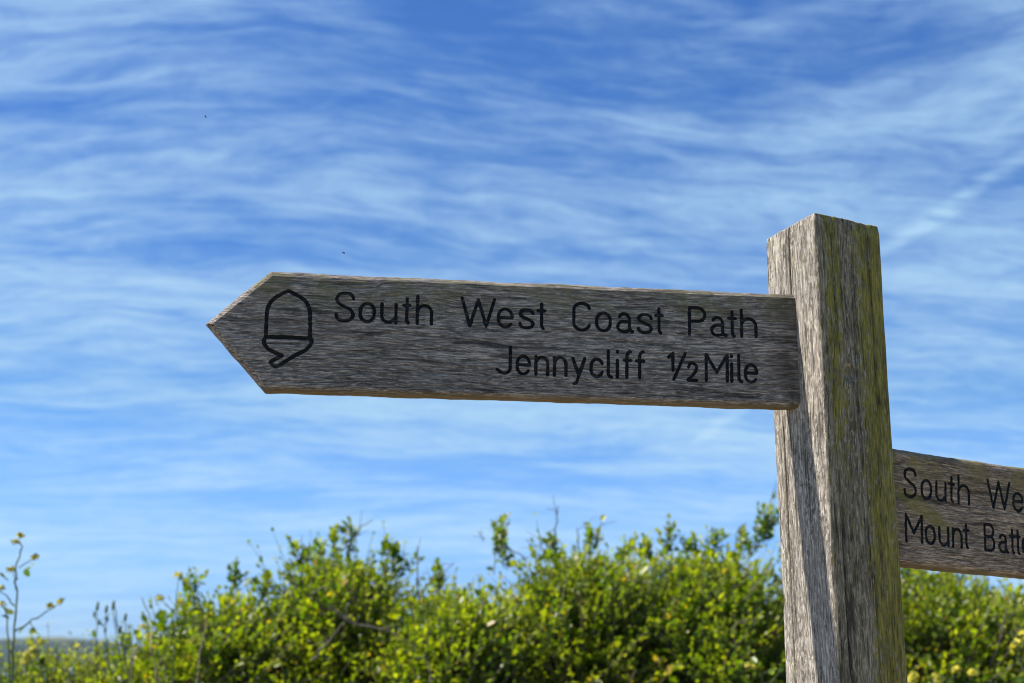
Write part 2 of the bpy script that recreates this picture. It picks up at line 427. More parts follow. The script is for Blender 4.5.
def build_post():
    # profile: rounded square of 4 x 100 points; local x = shaded face direction, y = sunny face direction, z = up
    h = PW / 2; rc = .0045; prof = []; face = []
    n = 96
    for k, (cx, cy, a0) in enumerate(((1, -1, -90), (1, 1, 0), (-1, 1, 90), (-1, -1, 180))):
        for a in np.linspace(a0, a0 + 90, 6):
            prof.append((cx * (h - rc) + rc * math.cos(R(a)), cy * (h - rc) + rc * math.sin(R(a)), math.cos(R(a)), math.sin(R(a))))
        e0 = prof[-1]; nxt = ((1, -1, -90), (1, 1, 0), (-1, 1, 90), (-1, -1, 180))[(k + 1) % 4]
        e1 = (nxt[0] * (h - rc) + rc * math.cos(R(nxt[2])), nxt[1] * (h - rc) + rc * math.sin(R(nxt[2])))
        for s in np.linspace(0, 1, n)[1:-1]:
            prof.append((e0[0] + (e1[0] - e0[0]) * s, e0[1] + (e1[1] - e0[1]) * s, e0[2], e0[3]))
    prof = np.array(prof); N = len(prof)
    zs = np.concatenate([np.linspace(-.35, 1.3, 60), np.linspace(1.3, PTOP, 360)[1:]])
    P = np.repeat(prof[None, :, :2], len(zs), 0); NR = np.repeat(prof[None, :, 2:], len(zs), 0)
    Z = np.repeat(zs[:, None], N, 1)
    # the slightly out-of-level saw cut at the top: follow it down over the last centimetres
    topshift = (-.0048 * (P[..., 1] / h) - .0032 * (P[..., 0] / h))
    wgt = np.clip((Z - (PTOP - .12)) / .12, 0, 1)
    Z = Z + topshift * wgt
    q = np.stack([P[..., 0], P[..., 1], Z], -1).reshape(-1, 3)
    d = (fbm(q * [150, 150, 7], 3, 1) - .5) * .0022 + (fbm(q * [14, 14, 3], 2, 4) - .5) * .0030
    d += (fbm(q * [420, 420, 22], 2, 6) - .5) * .0011
    # drying cracks: (face axis, face side, position across, z0, z1, depth, half width)
    def crack(axis, side, pos, z0, z1, dep, hw, sd):
        ac = q[:, axis]; on = (np.abs(q[:, 1 - axis] - side * h) < .004)
        wob = (vnoise(np.stack([q[:, 2] * 9, 0 * ac + sd, 0 * ac], 1), sd) - .5) * .006
        dist = np.abs(ac - pos - wob)
        wz = np.clip((q[:, 2] - z0) / .04, 0, 1) * np.clip((z1 - q[:, 2]) / .04, 0, 1)
        return -1.0 * on * wz * dep * np.clip(1 - dist / (hw * (.3 + .7 * wz)), 0, 1)
    d += crack(1, -1, .003, 1.99, 2.16, .006, .0018, 1)
    d += crack(1, -1, -.02, 1.1, 1.6, .004, .0016, 2)
    d += crack(0, -1, -.024, 1.95, 2.125, .005, .0018, 3) + crack(0, -1, .002, 1.80, 2.09, .006, .0018, 4)
    d += crack(0, -1, -.035, 1.3, 1.82, .004, .0016, 5) + crack(0, -1, .012, 1.2, 1.7, .004, .0015, 6)
    d += crack(0, -1, .03, 1.85, 2.12, .004, .0015, 7) + crack(1, -1, .03, 1.4, 1.9, .004, .0015, 8)
    # a knot on the shaded face and a chip out of the back arris
    kn = np.hypot((q[:, 0] + .012) / .010, (q[:, 2] - 1.925) / .013); on = np.abs(q[:, 1] + h) < .004
    d += on * (np.clip(1 - kn, 0, 1) ** .6 * -.0045 + np.exp(-((kn - 1.2) / .3) ** 2) * .0012)
    ch = np.linalg.norm((q - [-h, h, 1.654]) / [.006, .006, .010], axis=1)
    d += np.clip(1 - ch, 0, 1) * -.006
    chip = np.exp(-((PTOP - zs.repeat(N)) / .011) ** 2) * np.clip(fbm(q * [70, 70, 25], 2, 9) - .55, 0, 1)
    d -= chip * .011
    near_top = np.exp(-((PTOP - zs.repeat(N)) / .006) ** 2)
    d -= near_top * .0012                                          # worn top arris
    XY = q[:, :2] + NR.reshape(-1, 2) * d[:, None]
    V = np.c_[XY, q[:, 2]]
    Fc = []
    i0 = (np.arange(len(zs) - 1)[:, None] * N); k = np.arange(N)[None, :]; k2 = (k + 1) % N
    quads = np.stack([i0 + k, i0 + k2, i0 + N + k2, i0 + N + k], -1).reshape(-1, 4)
    # top: shrinking rings to the centre
    V = list(map(tuple, V)); faces = list(map(tuple, quads.tolist()))
    last = (len(zs) - 1) * N
    for s in (.97, .9, .7, .4, .1):
        b = len(V)
        for j in range(N):
            vx, vy, vz = V[(len(zs) - 1) * N + j]
            lift = .0016 if s < .97 else .0009
            V.append((vx * s, vy * s, PTOP + (vz - PTOP) * s + lift + .0012 * float(vnoise(np.array([[vx * s * 90, vy * s * 90, 1.]]))[0])))
        for j in range(N):
            j2 = (j + 1) % N; faces.append((last + j, last + j2, b + j2, b + j))
        last = b
    faces.append(tuple(range(last, last + N)))
    o = mesh_obj('post', V, faces, M_POST, signpost, smooth=True)
    # frame: centre axis leans with the post
    c0 = near0 + (dR + dL) * h
    zx = np.array([LEAN[0], LEAN[1], 1.0]); zx /= np.linalg.norm(zx)
    ax = dR - zx * np.dot(dR, zx); ax /= np.linalg.norm(ax)
    place_local(o, c0, ax, np.cross(zx, ax), zx)
    return o
build_post()

# ---- single-stroke lettering (routed with a round cutter). x in 0..1 of the letter's width, y in cap heights
XH = .665
def arc(cx, cy, rx, ry, a0, a1, n=14):
    return [(cx + rx * math.cos(R(a)), cy + ry * math.sin(R(a))) for a in np.linspace(a0, a1, n)]
def rrect_o(x0, x1, y0, y1, ry):                # upright oval with straight sides
    c = (x0 + x1) / 2; rx = (x1 - x0) / 2
    return arc(c, y1 - ry, rx, ry, 0, 180) + arc(c, y0 + ry, rx, ry, 180, 360) + [(x1, y1 - ry)]
def ess(top):
    k = top
    return smooth_poly([(1, .80 * k, 0), (.86, .95 * k, 0), (.5, 1.0 * k, 0), (.14, .94 * k, 0), (.02, .77 * k, 0), (.16, .62 * k, 0), (.5, .51 * k, 0),
                        (.86, .39 * k, 0), (1, .22 * k, 0), (.87, .06 * k, 0), (.5, 0, 0), (.12, .06 * k, 0), (0, .22 * k, 0)], 6)[:, :2].tolist()
G = {
 'S': [ess(1)], 's': [ess(XH)],
 'o': [rrect_o(0, 1, 0, XH, .28)],
 'u': [[(0, XH), (0, .22)] + arc(.46, .24, .46, .24, 180, 290) + [(1, .16)], [(1, XH), (1, 0)]],
 't': [[(.52, .90), (.52, .16)] + arc(.80, .16, .28, .16, 180, 265), [(0, .655), (1, .655)]],
 'h': [[(0, 1), (0, 0)], [(0, .46)] + arc(.5, .40, .5, .265, 160, 0) + [(1, 0)]],
 'n': [[(0, XH), (0, 0)], [(0, .46)] + arc(.5, .40, .5, .265, 160, 0) + [(1, 0)]],
 'W': [[(0, 1), (.25, 0), (.5, .98), (.75, 0), (1, 1)]],
 'e': [[(0, .345), (1, .345)] + arc(.5, .40, .5, .265, 0, 180) + [(0, .25)] + arc(.5, .27, .5, .27, 180, 325)],
 'C': [arc(.5, .74, .5, .26, 15, 180) + arc(.5, .26, .5, .26, 180, 345)],
 'c': [arc(.5, .405, .5, .26, 20, 180) + arc(.5, .26, .5, .26, 180, 340)],
 'a': [arc(.42, .44, .36, .225, 150, 0) + [(.78, .14)] + arc(1.0, .14, .2, .13, 180, 270), arc(.45, .19, .42, .19, -30, -90, 6) + arc(.40, .19, .40, .19, 270, 90, 12) + [(.78, .38)]],
 'P': [[(0, 0), (0, 1), (.5, 1)] + arc(.5, .745, .5, .255, 90, -90) + [(0, .49)]],
 'J': [[(1, 1), (1, .2)] + arc(.55, .21, .45, .21, 0, -120) + [(0, .13)]],
 'y': [[(0, XH), (.50, .03)], [(1, XH), (.46, -.08), (.30, -.27), (.12, -.30)]],
 'l': [[(0, 1), (0, .14)] + arc(.9, .15, .9, .15, 180, 265)],
 'i': [[(0, XH), (0, 0)], [(0, .965), (.001, .985)]],
 'f': [[(.42, 0), (.42, .78)] + arc(.9, .79, .48, .21, 180, 85), [(0, .655), (1, .655)]],
 'M': [[(0, 0), (0, 1), (.5, .33), (1, 1), (1, 0)]],
 '1': [[(0, .84), (1, 1), (1, .34)]],
 '/': [[(0, 0), (1, 1)]],
 '2': [smooth_poly([(.05, .48, 0), (.2, .60, 0), (.55, .65, 0), (.95, .56, 0), (1, .44, 0), (.7, .24, 0), (0, 0, 0)], 5)[:, :2].tolist() + [(1, 0)]],
 'B': [[(0, 0), (0, 1), (.5, 1)] + arc(.5, .765, .44, .235, 90, -90) + [(0, .53), (.5, .53)] + arc(.5, .265, .5, .265, 90, -90) + [(0, 0)]],
 'r': [[(0, XH), (0, 0)], [(0, .42), (.3, .60), (1, XH)]],
}
def text_strokes(letters, base, cap):
    """letters: (char, x0, x1) in board coordinates (centre line extents)"""
    out = []
    for ch, x0, x1 in letters:
        for st in G[ch]:
            out.append(np.array([(x0 + (x1 - x0) * p[0], base + cap * p[1]) for p in st]))
    return out

def words(spec, strokes, names, hw):
    """one lettering part for each engraved word"""
    out = []; i = k = 0
    for nm in names:
        n = sum(len(G[ch]) for ch, _, _ in spec[i:i + len(nm)])
        out.append(('lettering', strokes[k:k + n], hw, 'engraved black word ' + nm)); i += len(nm); k += n
    return out

def seg_dist(GX, GY, x0, y0, step, strokes, reach):
    D = np.full(GX.shape, 1.0)
    ny, nx = GX.shape
    for st in strokes:
        for (ax, ay), (bx, by) in zip(st[:-1], st[1:]):
            i0 = max(0, int((min(ax, bx) - reach - x0) / step)); i1 = min(nx, int((max(ax, bx) + reach - x0) / step) + 2)
            j0 = max(0, int((min(ay, by) - reach - y0) / step)); j1 = min(ny, int((max(ay, by) + reach - y0) / step) + 2)
            if i0 >= i1 or j0 >= j1: continue
            X = GX[j0:j1, i0:i1] - ax; Y = GY[j0:j1, i0:i1] - ay
            dx, dy = bx - ax, by - ay; L2 = dx * dx + dy * dy + 1e-15
            s = np.clip((X * dx + Y * dy) / L2, 0, 1)
            D[j0:j1, i0:i1] = np.minimum(D[j0:j1, i0:i1], np.hypot(X - s * dx, Y - s * dy))
    return D

class Surf:                                     # collects clipped cells, sharing vertices
    def __init__(self): self.v = []; self.f = []; self.idx = {}
    def vert(self, key, xyz):
        if key not in self.idx: self.idx[key] = len(self.v); self.v.append(xyz)
        return self.idx[key]

def clip_cells(GX, GY, fields, zfun):
    """fields: list of SDF grids (inside = negative). Keeps the region inside ALL of them is not needed here: one field per call."""
    Fd = fields; ny, nx = GX.shape; S = Surf()
    neg = Fd < 0
    cnt = neg[:-1, :-1].astype(int) + neg[:-1, 1:] + neg[1:, :-1] + neg[1:, 1:]
    def corner(j, i): return S.vert((j, i), (GX[j, i], GY[j, i]))
    def cross(j, i, j2, i2):
        key = ((j, i), (j2, i2)) if (j, i) < (j2, i2) else ((j2, i2), (j, i))
        a, b = Fd[key[0]], Fd[key[1]]; s = a / (a - b)
        pa = (GX[key[0]], GY[key[0]]); pb = (GX[key[1]], GY[key[1]])
        return S.vert(key, (pa[0] + (pb[0] - pa[0]) * s, pa[1] + (pb[1] - pa[1]) * s))
    for j, i in zip(*np.nonzero(cnt)):
        cs = ((j, i), (j, i + 1), (j + 1, i + 1), (j + 1, i))
        if cnt[j, i] == 4: S.f.append(tuple(corner(*c) for c in cs)); continue
        poly = []
        for k in range(4):
            c, d = cs[k], cs[(k + 1) % 4]
            if neg[c]: poly.append(corner(*c))
            if neg[c] != neg[d]: poly.append(cross(*c, *d))
        if len(poly) >= 3: S.f.append(tuple(poly))
    P = np.array(S.v); return P, S.f, zfun(P)

def build_board(mat, name_label, length, height, head, sets, thick=.027, tail=.04, arrow=True, stroke_hw=.0021, seed=0, mirror=False):
    """front face in local x (0 = where it leaves the post, +x towards the arrow tip), z up (0 = bottom), -y = front.
    sets: list of (part name, strokes, half width). Returns the board object in its own frame."""
    step = .0010; c = .0064
    sx = -1 if mirror else 1
    if arrow == 'chevron':
        poly = [(-tail, 0), (length - head, 0), (length, height * .54), (length - head, height), (-tail, height)]
    n = len(poly)
    def edges():
        for k in range(n):
            (x0, y0), (x1, y1) = poly[k], poly[(k + 1) % n]
            L = math.hypot(x1 - x0, y1 - y0); yield x0, y0, (x1 - x0) / L, (y1 - y0) / L, L
    def wobble(P):                              # hand-cut, weathered outline
        q = np.c_[P * 16, np.full(len(P), seed + .5)]
        dz = (fbm(q, 3, seed) - .5) * .0030
        q2 = np.c_[P * 130, np.full(len(P), seed + 9.5)]
        return dz * 1.3 + (vnoise(q2, seed) - .5) * .0008
    xs = np.arange(-tail, length + step, step); ys = np.arange(-.001, height + .002, step)
    GX, GY = np.meshgrid(xs, ys)
    pts = np.c_[GX.ravel(), GY.ravel()]
    dout = np.full(GX.shape, -9.0)
    for x0, y0, tx, ty, L in edges():
        dout = np.maximum(dout, (GX - x0) * ty - (GY - y0) * tx)
    grain = lambda P: (fbm(np.c_[P[:, 0] * 24, P[:, 1] * 260, np.full(len(P), seed + 1.)], 3, seed + 2) - .5) * .0014 + (fbm(np.c_[P[:, 0] * 6, P[:, 1] * 22, np.full(len(P), 2.)], 2, seed + 5) - .5) * .0022
    ragged = ((vnoise(np.c_[pts[:, 0] * 90, pts[:, 1] * 420, np.full(len(pts), 4.)], seed) - .5) * .0009).reshape(GX.shape)
    face = dout + c
    allD = np.full(GX.shape, 1.0); parts = []
    for pname, strokes, hw, lab in sets:
        D = seg_dist(GX, GY, xs[0], ys[0], step, strokes, .009) - hw + ragged
        allD = np.minimum(allD, D); parts.append((pname, D, hw, lab, strokes))
    field = np.maximum(face, -allD)
    P, Fc, z = clip_cells(GX, GY, field, grain)
    V = [(p[0], -zz, p[1]) for p, zz in zip(P, z)]; faces = list(Fc)
    # chamfer, sides and back as rings round the outline
    dense = []
    E = list(edges())
    for k, (x0, y0, tx, ty, L) in enumerate(E):
        m = max(2, int(L / .003))
        for s in np.linspace(0, 1, m, endpoint=False): dense.append((k, s))
    def inset_pt(k, s, ins):
        def corner(k):                          # corner k between edge k-1 and k, inset
            x0, y0, tx, ty, L = E[k]; px, py, qx, qy, L2 = E[k - 1]
            a = np.array([[ty, -tx], [qy, -qx]]); b = np.array([ty * x0 - tx * y0 - ins, qy * px - qx * py - ins])
            return np.linalg.solve(a, b)
        return corner(k) * (1 - s) + corner((k + 1) % n) * s
    rings = [(c + .002, .0012), (c, .0), (c * .55, c * .28), (c * .18, c * .66), (0, c * 1.15), (0, thick * .5), (0, thick - c), (c * .5, thick - c * .3), (c, thick)]
    corner_cache = {}
    N = len(dense); prev = None
    for ri, (ins, dep) in enumerate(rings):
        pr = np.array([inset_pt(k, s, ins) for k, s in dense])
        wb = wobble(np.array([inset_pt(k, s, 0) for k, s in dense]))
        nrm = np.array([(E[k][3], -E[k][2]) for k, s in dense])
        amp = 0 if ri < 2 else 1
        pr = pr + nrm * (wb * amp)[:, None]
        zz = grain(pr) if ri < 3 else np.zeros(N)
        b = len(V)
        V += [(p[0], dep - g, p[1]) for p, g in zip(pr, zz)]
        if prev is not None:
            for j in range(N):
                j2 = (j + 1) % N; faces.append((prev + j, b + j, b + j2, prev + j2))
        prev = b
    faces.append(tuple(range(prev, prev + N)))
    V = [(sx * a, y_, z_) for a, y_, z_ in V]
    if mirror: faces = [tuple(reversed(f)) for f in faces]
    board = mesh_obj('sign_board', V, faces, mat, signpost)
    board['label'] = name_label
    for pname, D, hw, lab, strokes in parts:
        P, Fc, _ = clip_cells(GX, GY, np.maximum(D, face), grain)
        # depth of the round-bottomed groove from the distance to the stroke
        i = np.clip(((P[:, 0] - xs[0]) / step), 0, len(xs) - 2); j = np.clip(((P[:, 1] - ys[0]) / step), 0, len(ys) - 2)
        ii = i.astype(int); jj = j.astype(int); fi = i - ii; fj = j - jj
        dv = (D[jj, ii] * (1 - fi) * (1 - fj) + D[jj, ii + 1] * fi * (1 - fj) + D[jj + 1, ii] * (1 - fi) * fj + D[jj + 1, ii + 1] * fi * fj)
        s = np.clip(1 + dv / hw, 0, 1)
        zz = grain(P) - .0026 * np.sqrt(np.clip(1 - s * s, 0, 1))
        V = [(sx * p[0], -q, p[1]) for p, q in zip(P, zz)]
        if mirror: Fc = [tuple(reversed(f)) for f in Fc]
        o = mesh_obj(pname, V, Fc, M_PAINT, board, smooth=True)
        if lab: o['label'] = lab
    return board

def hit_plane(px, py, P, n):
    dx = (px - 512) / F; dz = (341.5 - py) / F
    d = np.array([dx, math.cos(TH) - dz * math.sin(TH), math.sin(TH) + dz * math.cos(TH)]); o = np.array([0, 0, CAM_Z])
    return o + d * (np.dot(P - o, n) / np.dot(d, n))

# ---- board one: points left
az1 = R(-97); s1 = .0135
d1 = np.array([math.sin(az1), math.cos(az1), s1]); d1 /= np.linalg.norm(d1)
n1 = np.array([-math.cos(az1), math.sin(az1), 0])          # away from the camera for d1 pointing left? fixed below
up1 = np.array([0, 0, 1.0]); up1 = up1 - d1 * np.dot(up1, d1); up1 /= np.linalg.norm(up1)
f1 = np.cross(d1, up1)                                     # horizontal normal
if f1[1] > 0: f1 = -f1                                     # towards the camera
P1 = hit_plane(797.5, 350, near_edge(2.0), -dR)            # where its front meets the sunny face
def bl1(px, py):
    h = hit_plane(px, py, P1, f1); r = h - P1
    return np.dot(r, d1), np.dot(r, up1)
zb = np.mean([bl1(x_, y_)[1] for x_, y_ in ((268, 387), (420, 392.5), (600, 398.8), (797, 405.5))]) - .0035
zt = np.mean([bl1(x_, y_)[1] for x_, y_ in ((271, 271.5), (420, 278.2), (600, 285.5), (790, 293.3))]) + .001
O1 = P1 + up1 * zb
H1 = zt - zb
LEN1 = bl1(205, 325)[0]; HEAD1 = LEN1 - (bl1(270, 272)[0] + bl1(266, 391)[0]) / 2
SW = 3.2 / 2                                               # half a stroke, in pixels
def letters_px(spec, y_of, plane):
    out = []
    for ch, a, b in spec:
        ym = y_of((a + b) / 2)
        xa = plane(a + (SW if b - a > 3 else 0), ym)[0]; xb = plane(b - (SW if b - a > 3 else 0), ym)[0]
        out.append((ch, xa, xb))
    return out
line1 = [('S', 334.6, 354.9), ('o', 358.7, 375.9), ('u', 380.3, 397.6), ('t', 402.0, 411.5), ('h', 415.8, 433.2),
         ('W', 460.2, 496.0), ('e', 496.9, 513.6), ('s', 518.4, 534.6), ('t', 536.3, 546.6),
         ('C', 572.2, 591.2), ('o', 595.0, 611.8), ('a', 616.1, 634.2), ('s', 636.7, 652.8), ('t', 654.0, 663.6),
         ('P', 687.8, 706.4), ('a', 709.8, 727.2), ('t', 727.0, 737.0), ('h', 739.9, 757.4)]
line2 = [('J', 495.6, 511.8), ('e', 515.5, 530.9), ('n', 534.3, 549.3), ('n', 552.8, 567.6), ('y', 571.0, 586.2), ('c', 589.4, 604.0),
         ('l', 606.6, 613.5), ('i', 617.3, 618.3), ('f', 622.4, 632.4), ('f', 634.9, 645.4),
         ('1', 667.0, 674.5), ('/', 672.0, 686.8), ('2', 686.4, 698.0), ('M', 704.6, 728.8), ('i', 731.7, 732.7), ('l', 737.3, 744.0), ('e', 743.8, 758.2)]
b1y = [bl1(x_, y_)[1] for x_, y_ in ((345, 322.4), (431, 326.2), (545, 330.2), (755, 338.5))]
b2y = [bl1(x_, y_)[1] for x_, y_ in ((505, 374.6), (565, 377.5), (640, 379.6), (727, 383.0), (755, 384.4))]
base1 = np.mean(b1y) - zb + .0021; base2 = np.mean(b2y) - zb + .0021
cap1 = .0338; cap2 = .0325
T1 = text_strokes(letters_px(line1, lambda x_: 309 + (x_ - 345) * .041, bl1), base1, cap1)
T2 = text_strokes(letters_px(line2, lambda x_: 361 + (x_ - 505) * .039, bl1), base2, cap2)
def emblem(plane, z0):
    P = lambda px, py: (plane(px, py)[0], plane(px, py)[1] - z0)
    sm = lambda pts: smooth_poly([(*P(*p), 0) for p in pts], 6)[:, :2]
    body_l = sm([(288.6, 291.2), (280, 294.8), (271.5, 301), (267.4, 309.5), (266.4, 322), (265.8, 337.5)])
    body_r = sm([(288.6, 291.2), (297, 295), (305.5, 301.2), (309.6, 310), (310.2, 323), (310.0, 337.8)])
    bar = np.array([P(265.8, 336.6), P(310.4, 338.2)])
    cap = sm([(265.8, 336.6), (263.8, 340.5), (265, 345), (270.5, 350.2), (282.2, 355.6)])
    tail = sm([(282.2, 355.6), (276, 358.6), (270.8, 361.6), (272.6, 364.6), (276.4, 366.2), (281, 364), (294.5, 355.6), (305, 350.2), (310.2, 345), (311.6, 340.8), (310.0, 337.8)])
    return [body_l, body_r, bar, cap, tail]
E1 = emblem(bl1, zb)
Y1 = -f1                                                   # local +y points to the back of the board
board1 = build_board(M_BOARD, 'left pointing oak board with an acorn emblem and two engraved lines', LEN1, H1, HEAD1,
                     words(line1, T1, ('South', 'West', 'Coast', 'Path'), .0021) + words(line2, T2, ('Jennycliff', '1/2', 'Mile'), .0021) + [
                      ('acorn_emblem', E1, .0024, 'engraved black outline of an upside down acorn')], arrow='chevron', seed=1, mirror=True)
place_local(board1, O1, -d1, Y1, up1)

# ---- board two: points right and away, lower on the post
az2 = R(60); s2 = -.0484
d2 = np.array([math.sin(az2), math.cos(az2), s2]); d2 /= np.linalg.norm(d2)
up2 = np.array([0, 0, 1.0]); up2 = up2 - d2 * d2[2]; up2 /= np.linalg.norm(up2)
f2 = np.cross(d2, up2)
if f2[1] > 0: f2 = -f2
P2 = near_edge(1.78) + dR * PW + dL * .024
def bl2(px, py):
    h = hit_plane(px, py, P2, f2); r = h - P2
    return np.dot(r, d2), np.dot(r, up2)
zb2 = np.mean([bl2(x_, y_)[1] for x_, y_ in ((901, 563.5), (960, 569), (1023, 574.5))]) - .003
zt2 = np.mean([bl2(x_, y_)[1] for x_, y_ in ((894, 448.5), (950, 456.2), (1023, 467.4))])
O2 = P2 + up2 * zb2; H2 = zt2 - zb2
def line_px2(spec, ym, slope):
    out = []
    for ch, a, b in spec:
        q = 2.2 if b - a > 3 else 0
        y_ = ym + ((a + b) / 2 - 903) * slope
        out.append((ch, bl2(a + q / 2, y_)[0], bl2(b - q / 2, y_)[0]))
    return out
l1b = line_px2([('S', 903.0, 916.4), ('o', 920.2, 931.8), ('u', 935.0, 946.4), ('t', 947.4, 955.0), ('h', 957.4, 970.0),
                ('W', 986.6, 1010.6), ('e', 1012.0, 1023.2)], 482, .125)
l2b = line_px2([('M', 904.6, 922.6), ('o', 924.4, 935.3), ('u', 938.0, 949.0), ('n', 951.6, 962.2), ('t', 962.4, 969.4),
                ('B', 983.6, 995.2), ('a', 998.0, 1008.6), ('t', 1009.0, 1015.6), ('t', 1014.8, 1021.0), ('e', 1021.6, 1032.6)], 530, .11)
def run_on(line, tail_, ref):
    """carry the wording on beyond the frame with the same letter widths as board one"""
    x_ = line[-1][2] + .0075
    for ch, wd in tail_:
        if ch == ' ': x_ += wd; continue
        line.append((ch, x_, x_ + wd)); x_ += wd + .0075
run_on(l1b, [('s', .017), ('t', .010), (' ', .024), ('C', .020), ('o', .017), ('a', .018), ('s', .017), ('t', .010), (' ', .024), ('P', .019), ('a', .018), ('t', .010), ('h', .017)], None)
run_on(l2b, [('n', .016)], None)
bb1 = np.mean([bl2(x_, y_)[1] for x_, y_ in ((910, 497.9), (925.8, 499.6), (964, 505.4), (995, 510))]) - zb2 + .002
bb2 = np.mean([bl2(x_, y_)[1] for x_, y_ in ((905.5, 542.6), (930, 545), (966, 549.4), (988, 551.8))]) - zb2 + .002
T1b = text_strokes(l1b, bb1, .0348); T2b = text_strokes(l2b, bb2, .0330)
board2 = build_board(M_BOARD_LICHEN, 'right pointing oak board set lower on the post, cut off by the picture edge', LEN1 - .02, H2, HEAD1,
                     words(l1b, T1b, ('South', 'West', 'Coast', 'Path'), .0021) + words(l2b, T2b, ('Mount', 'Batten'), .0021), arrow='chevron', seed=5)
place_local(board2, O2, d2, -f2, up2)

# ------------------------------------------------------------ hedge and plants
def tint_mix(tt, sp, r, palette):
    """leaf colours: tt = 0 old leaf .. 1 young tip leaf, sp = 0..1 per sprig"""
    old, mid_, young, red = palette
    k = np.clip(tt * .75 + (sp - .5) * .7 + r.normal(0, .09, len(tt)), 0, 1)[:, None]
    old, mid_, young, red = map(np.array, (old, mid_, young, red))
    c = np.where(k < .5, old + (mid_ - old) * k * 2, mid_ + (young - mid_) * (k * 2 - 1))
    m = ((r.random(len(tt)) < .035) & (tt > .6))[:, None]
    c = np.where(m, red, c)
    c = c * (1 + r.normal(0, .14, (len(tt), 1)))
    return np.clip(c, .004, .8)

LEAF = np.array([(0, 0, 0), (.28, .34, .09), (.72, .30, .10), (1, 0, -.04), (.72, -.30, .10), (.28, -.34, .09)])
LF = np.array([(0, 1, 2, 3), (0, 3, 4, 5)])
HEDGE = ((.075, .140, .011), (.175, .235, .016), (.345, .36, .024), (.42, .28, .03))
LOW = ((.060, .110, .018), (.19, .24, .025), (.42, .41, .045), (.42, .32, .045))

def frame_from(d, r):
    d = d / (np.linalg.norm(d, axis=1)[:, None] + 1e-9)
    a = np.cross(d, r.normal(size=d.shape)); a /= np.linalg.norm(a, axis=1)[:, None] + 1e-9
    return d, a, np.cross(d, a)

def sprig_mesh(B, D, L, r, size, palette, nleaf=13, bend=.25, spread=1.0):
    """B base points, D directions, L lengths of n sprigs -> leaf verts/faces/colours and twig verts/faces"""
    n = len(B); d, a, b = frame_from(D, r)
    tt = np.linspace(.12, 1.0, nleaf)
    T = np.broadcast_to(tt, (n, nleaf)) + r.normal(0, .03, (n, nleaf))
    up = np.array([0, 0, 1.0])
    bdir = (a * r.normal(0, 1, (n, 1)) + up * r.normal(.3, .5, (n, 1)))
    pos = B[:, None] + d[:, None] * (T * L[:, None])[..., None] + bdir[:, None] * (bend * L[:, None] * T ** 2)[..., None]
    ph = (np.arange(nleaf) * 2.4)[None] + r.random((n, 1)) * 6.28
    side = a[:, None] * np.cos(ph)[..., None] + b[:, None] * np.sin(ph)[..., None]
    ld = side * spread * (1.15 - .7 * T[..., None]) + d[:, None] * (.35 + .8 * T[..., None]) + r.normal(0, .25, (n, nleaf, 3)) + up * .15
    ld = ld.reshape(-1, 3); ld /= np.linalg.norm(ld, axis=1)[:, None]
    nrm = up * .9 + r.normal(0, .42, ld.shape) + np.array([-.38, -.20, 0])
    wv = np.cross(nrm, ld); wv /= np.linalg.norm(wv, axis=1)[:, None] + 1e-9
    nv = np.cross(ld, wv)
    sz = (size * (1.05 - .45 * T) * np.exp(r.normal(0, .30, T.shape))).reshape(-1)
    P0 = pos.reshape(-1, 3) + ld * (sz * .18)[:, None]
    wr = (1 + r.normal(0, .12, len(sz)))[:, None]
    V = P0[:, None] + sz[:, None, None] * (LEAF[None, :, 0:1] * ld[:, None] + LEAF[None, :, 1:2] * (wv * wr)[:, None] + LEAF[None, :, 2:3] * nv[:, None])
    m = len(sz)
    Fc = (LF[None] + (np.arange(m) * 6)[:, None, None]).reshape(-1, 4)
    sp = np.repeat(r.random(n), nleaf)
    c = tint_mix(np.clip(T.reshape(-1), 0, 1), sp, r, palette)
    C = np.repeat(np.c_[c, np.ones(m)], 6, 0)
    # twig: a thin three sided prism along the sprig in three steps
    ts = np.array([0, .5, 1.0])
    tp = B[:, None] + d[:, None] * (ts[None] * L[:, None])[..., None] + bdir[:, None] * (bend * L[:, None] * ts[None] ** 2)[..., None]
    rad = np.array([.0028, .002, .0008])
    ang = np.array([0, 2.094, 4.189])
    ring = a[:, None, None] * np.cos(ang)[None, None, :, None] + b[:, None, None] * np.sin(ang)[None, None, :, None]
    TV = (tp[:, :, None] + ring * rad[None, :, None, None]).reshape(-1, 3)
    q = []
    for i in range(2):
        for k in range(3): q.append((i * 3 + k, i * 3 + (k + 1) % 3, (i + 1) * 3 + (k + 1) % 3, (i + 1) * 3 + k))
    TF = (np.array(q)[None] + (np.arange(n) * 9)[:, None, None]).reshape(-1, 4)
    return V.reshape(-1, 3), Fc, C, TV, TF

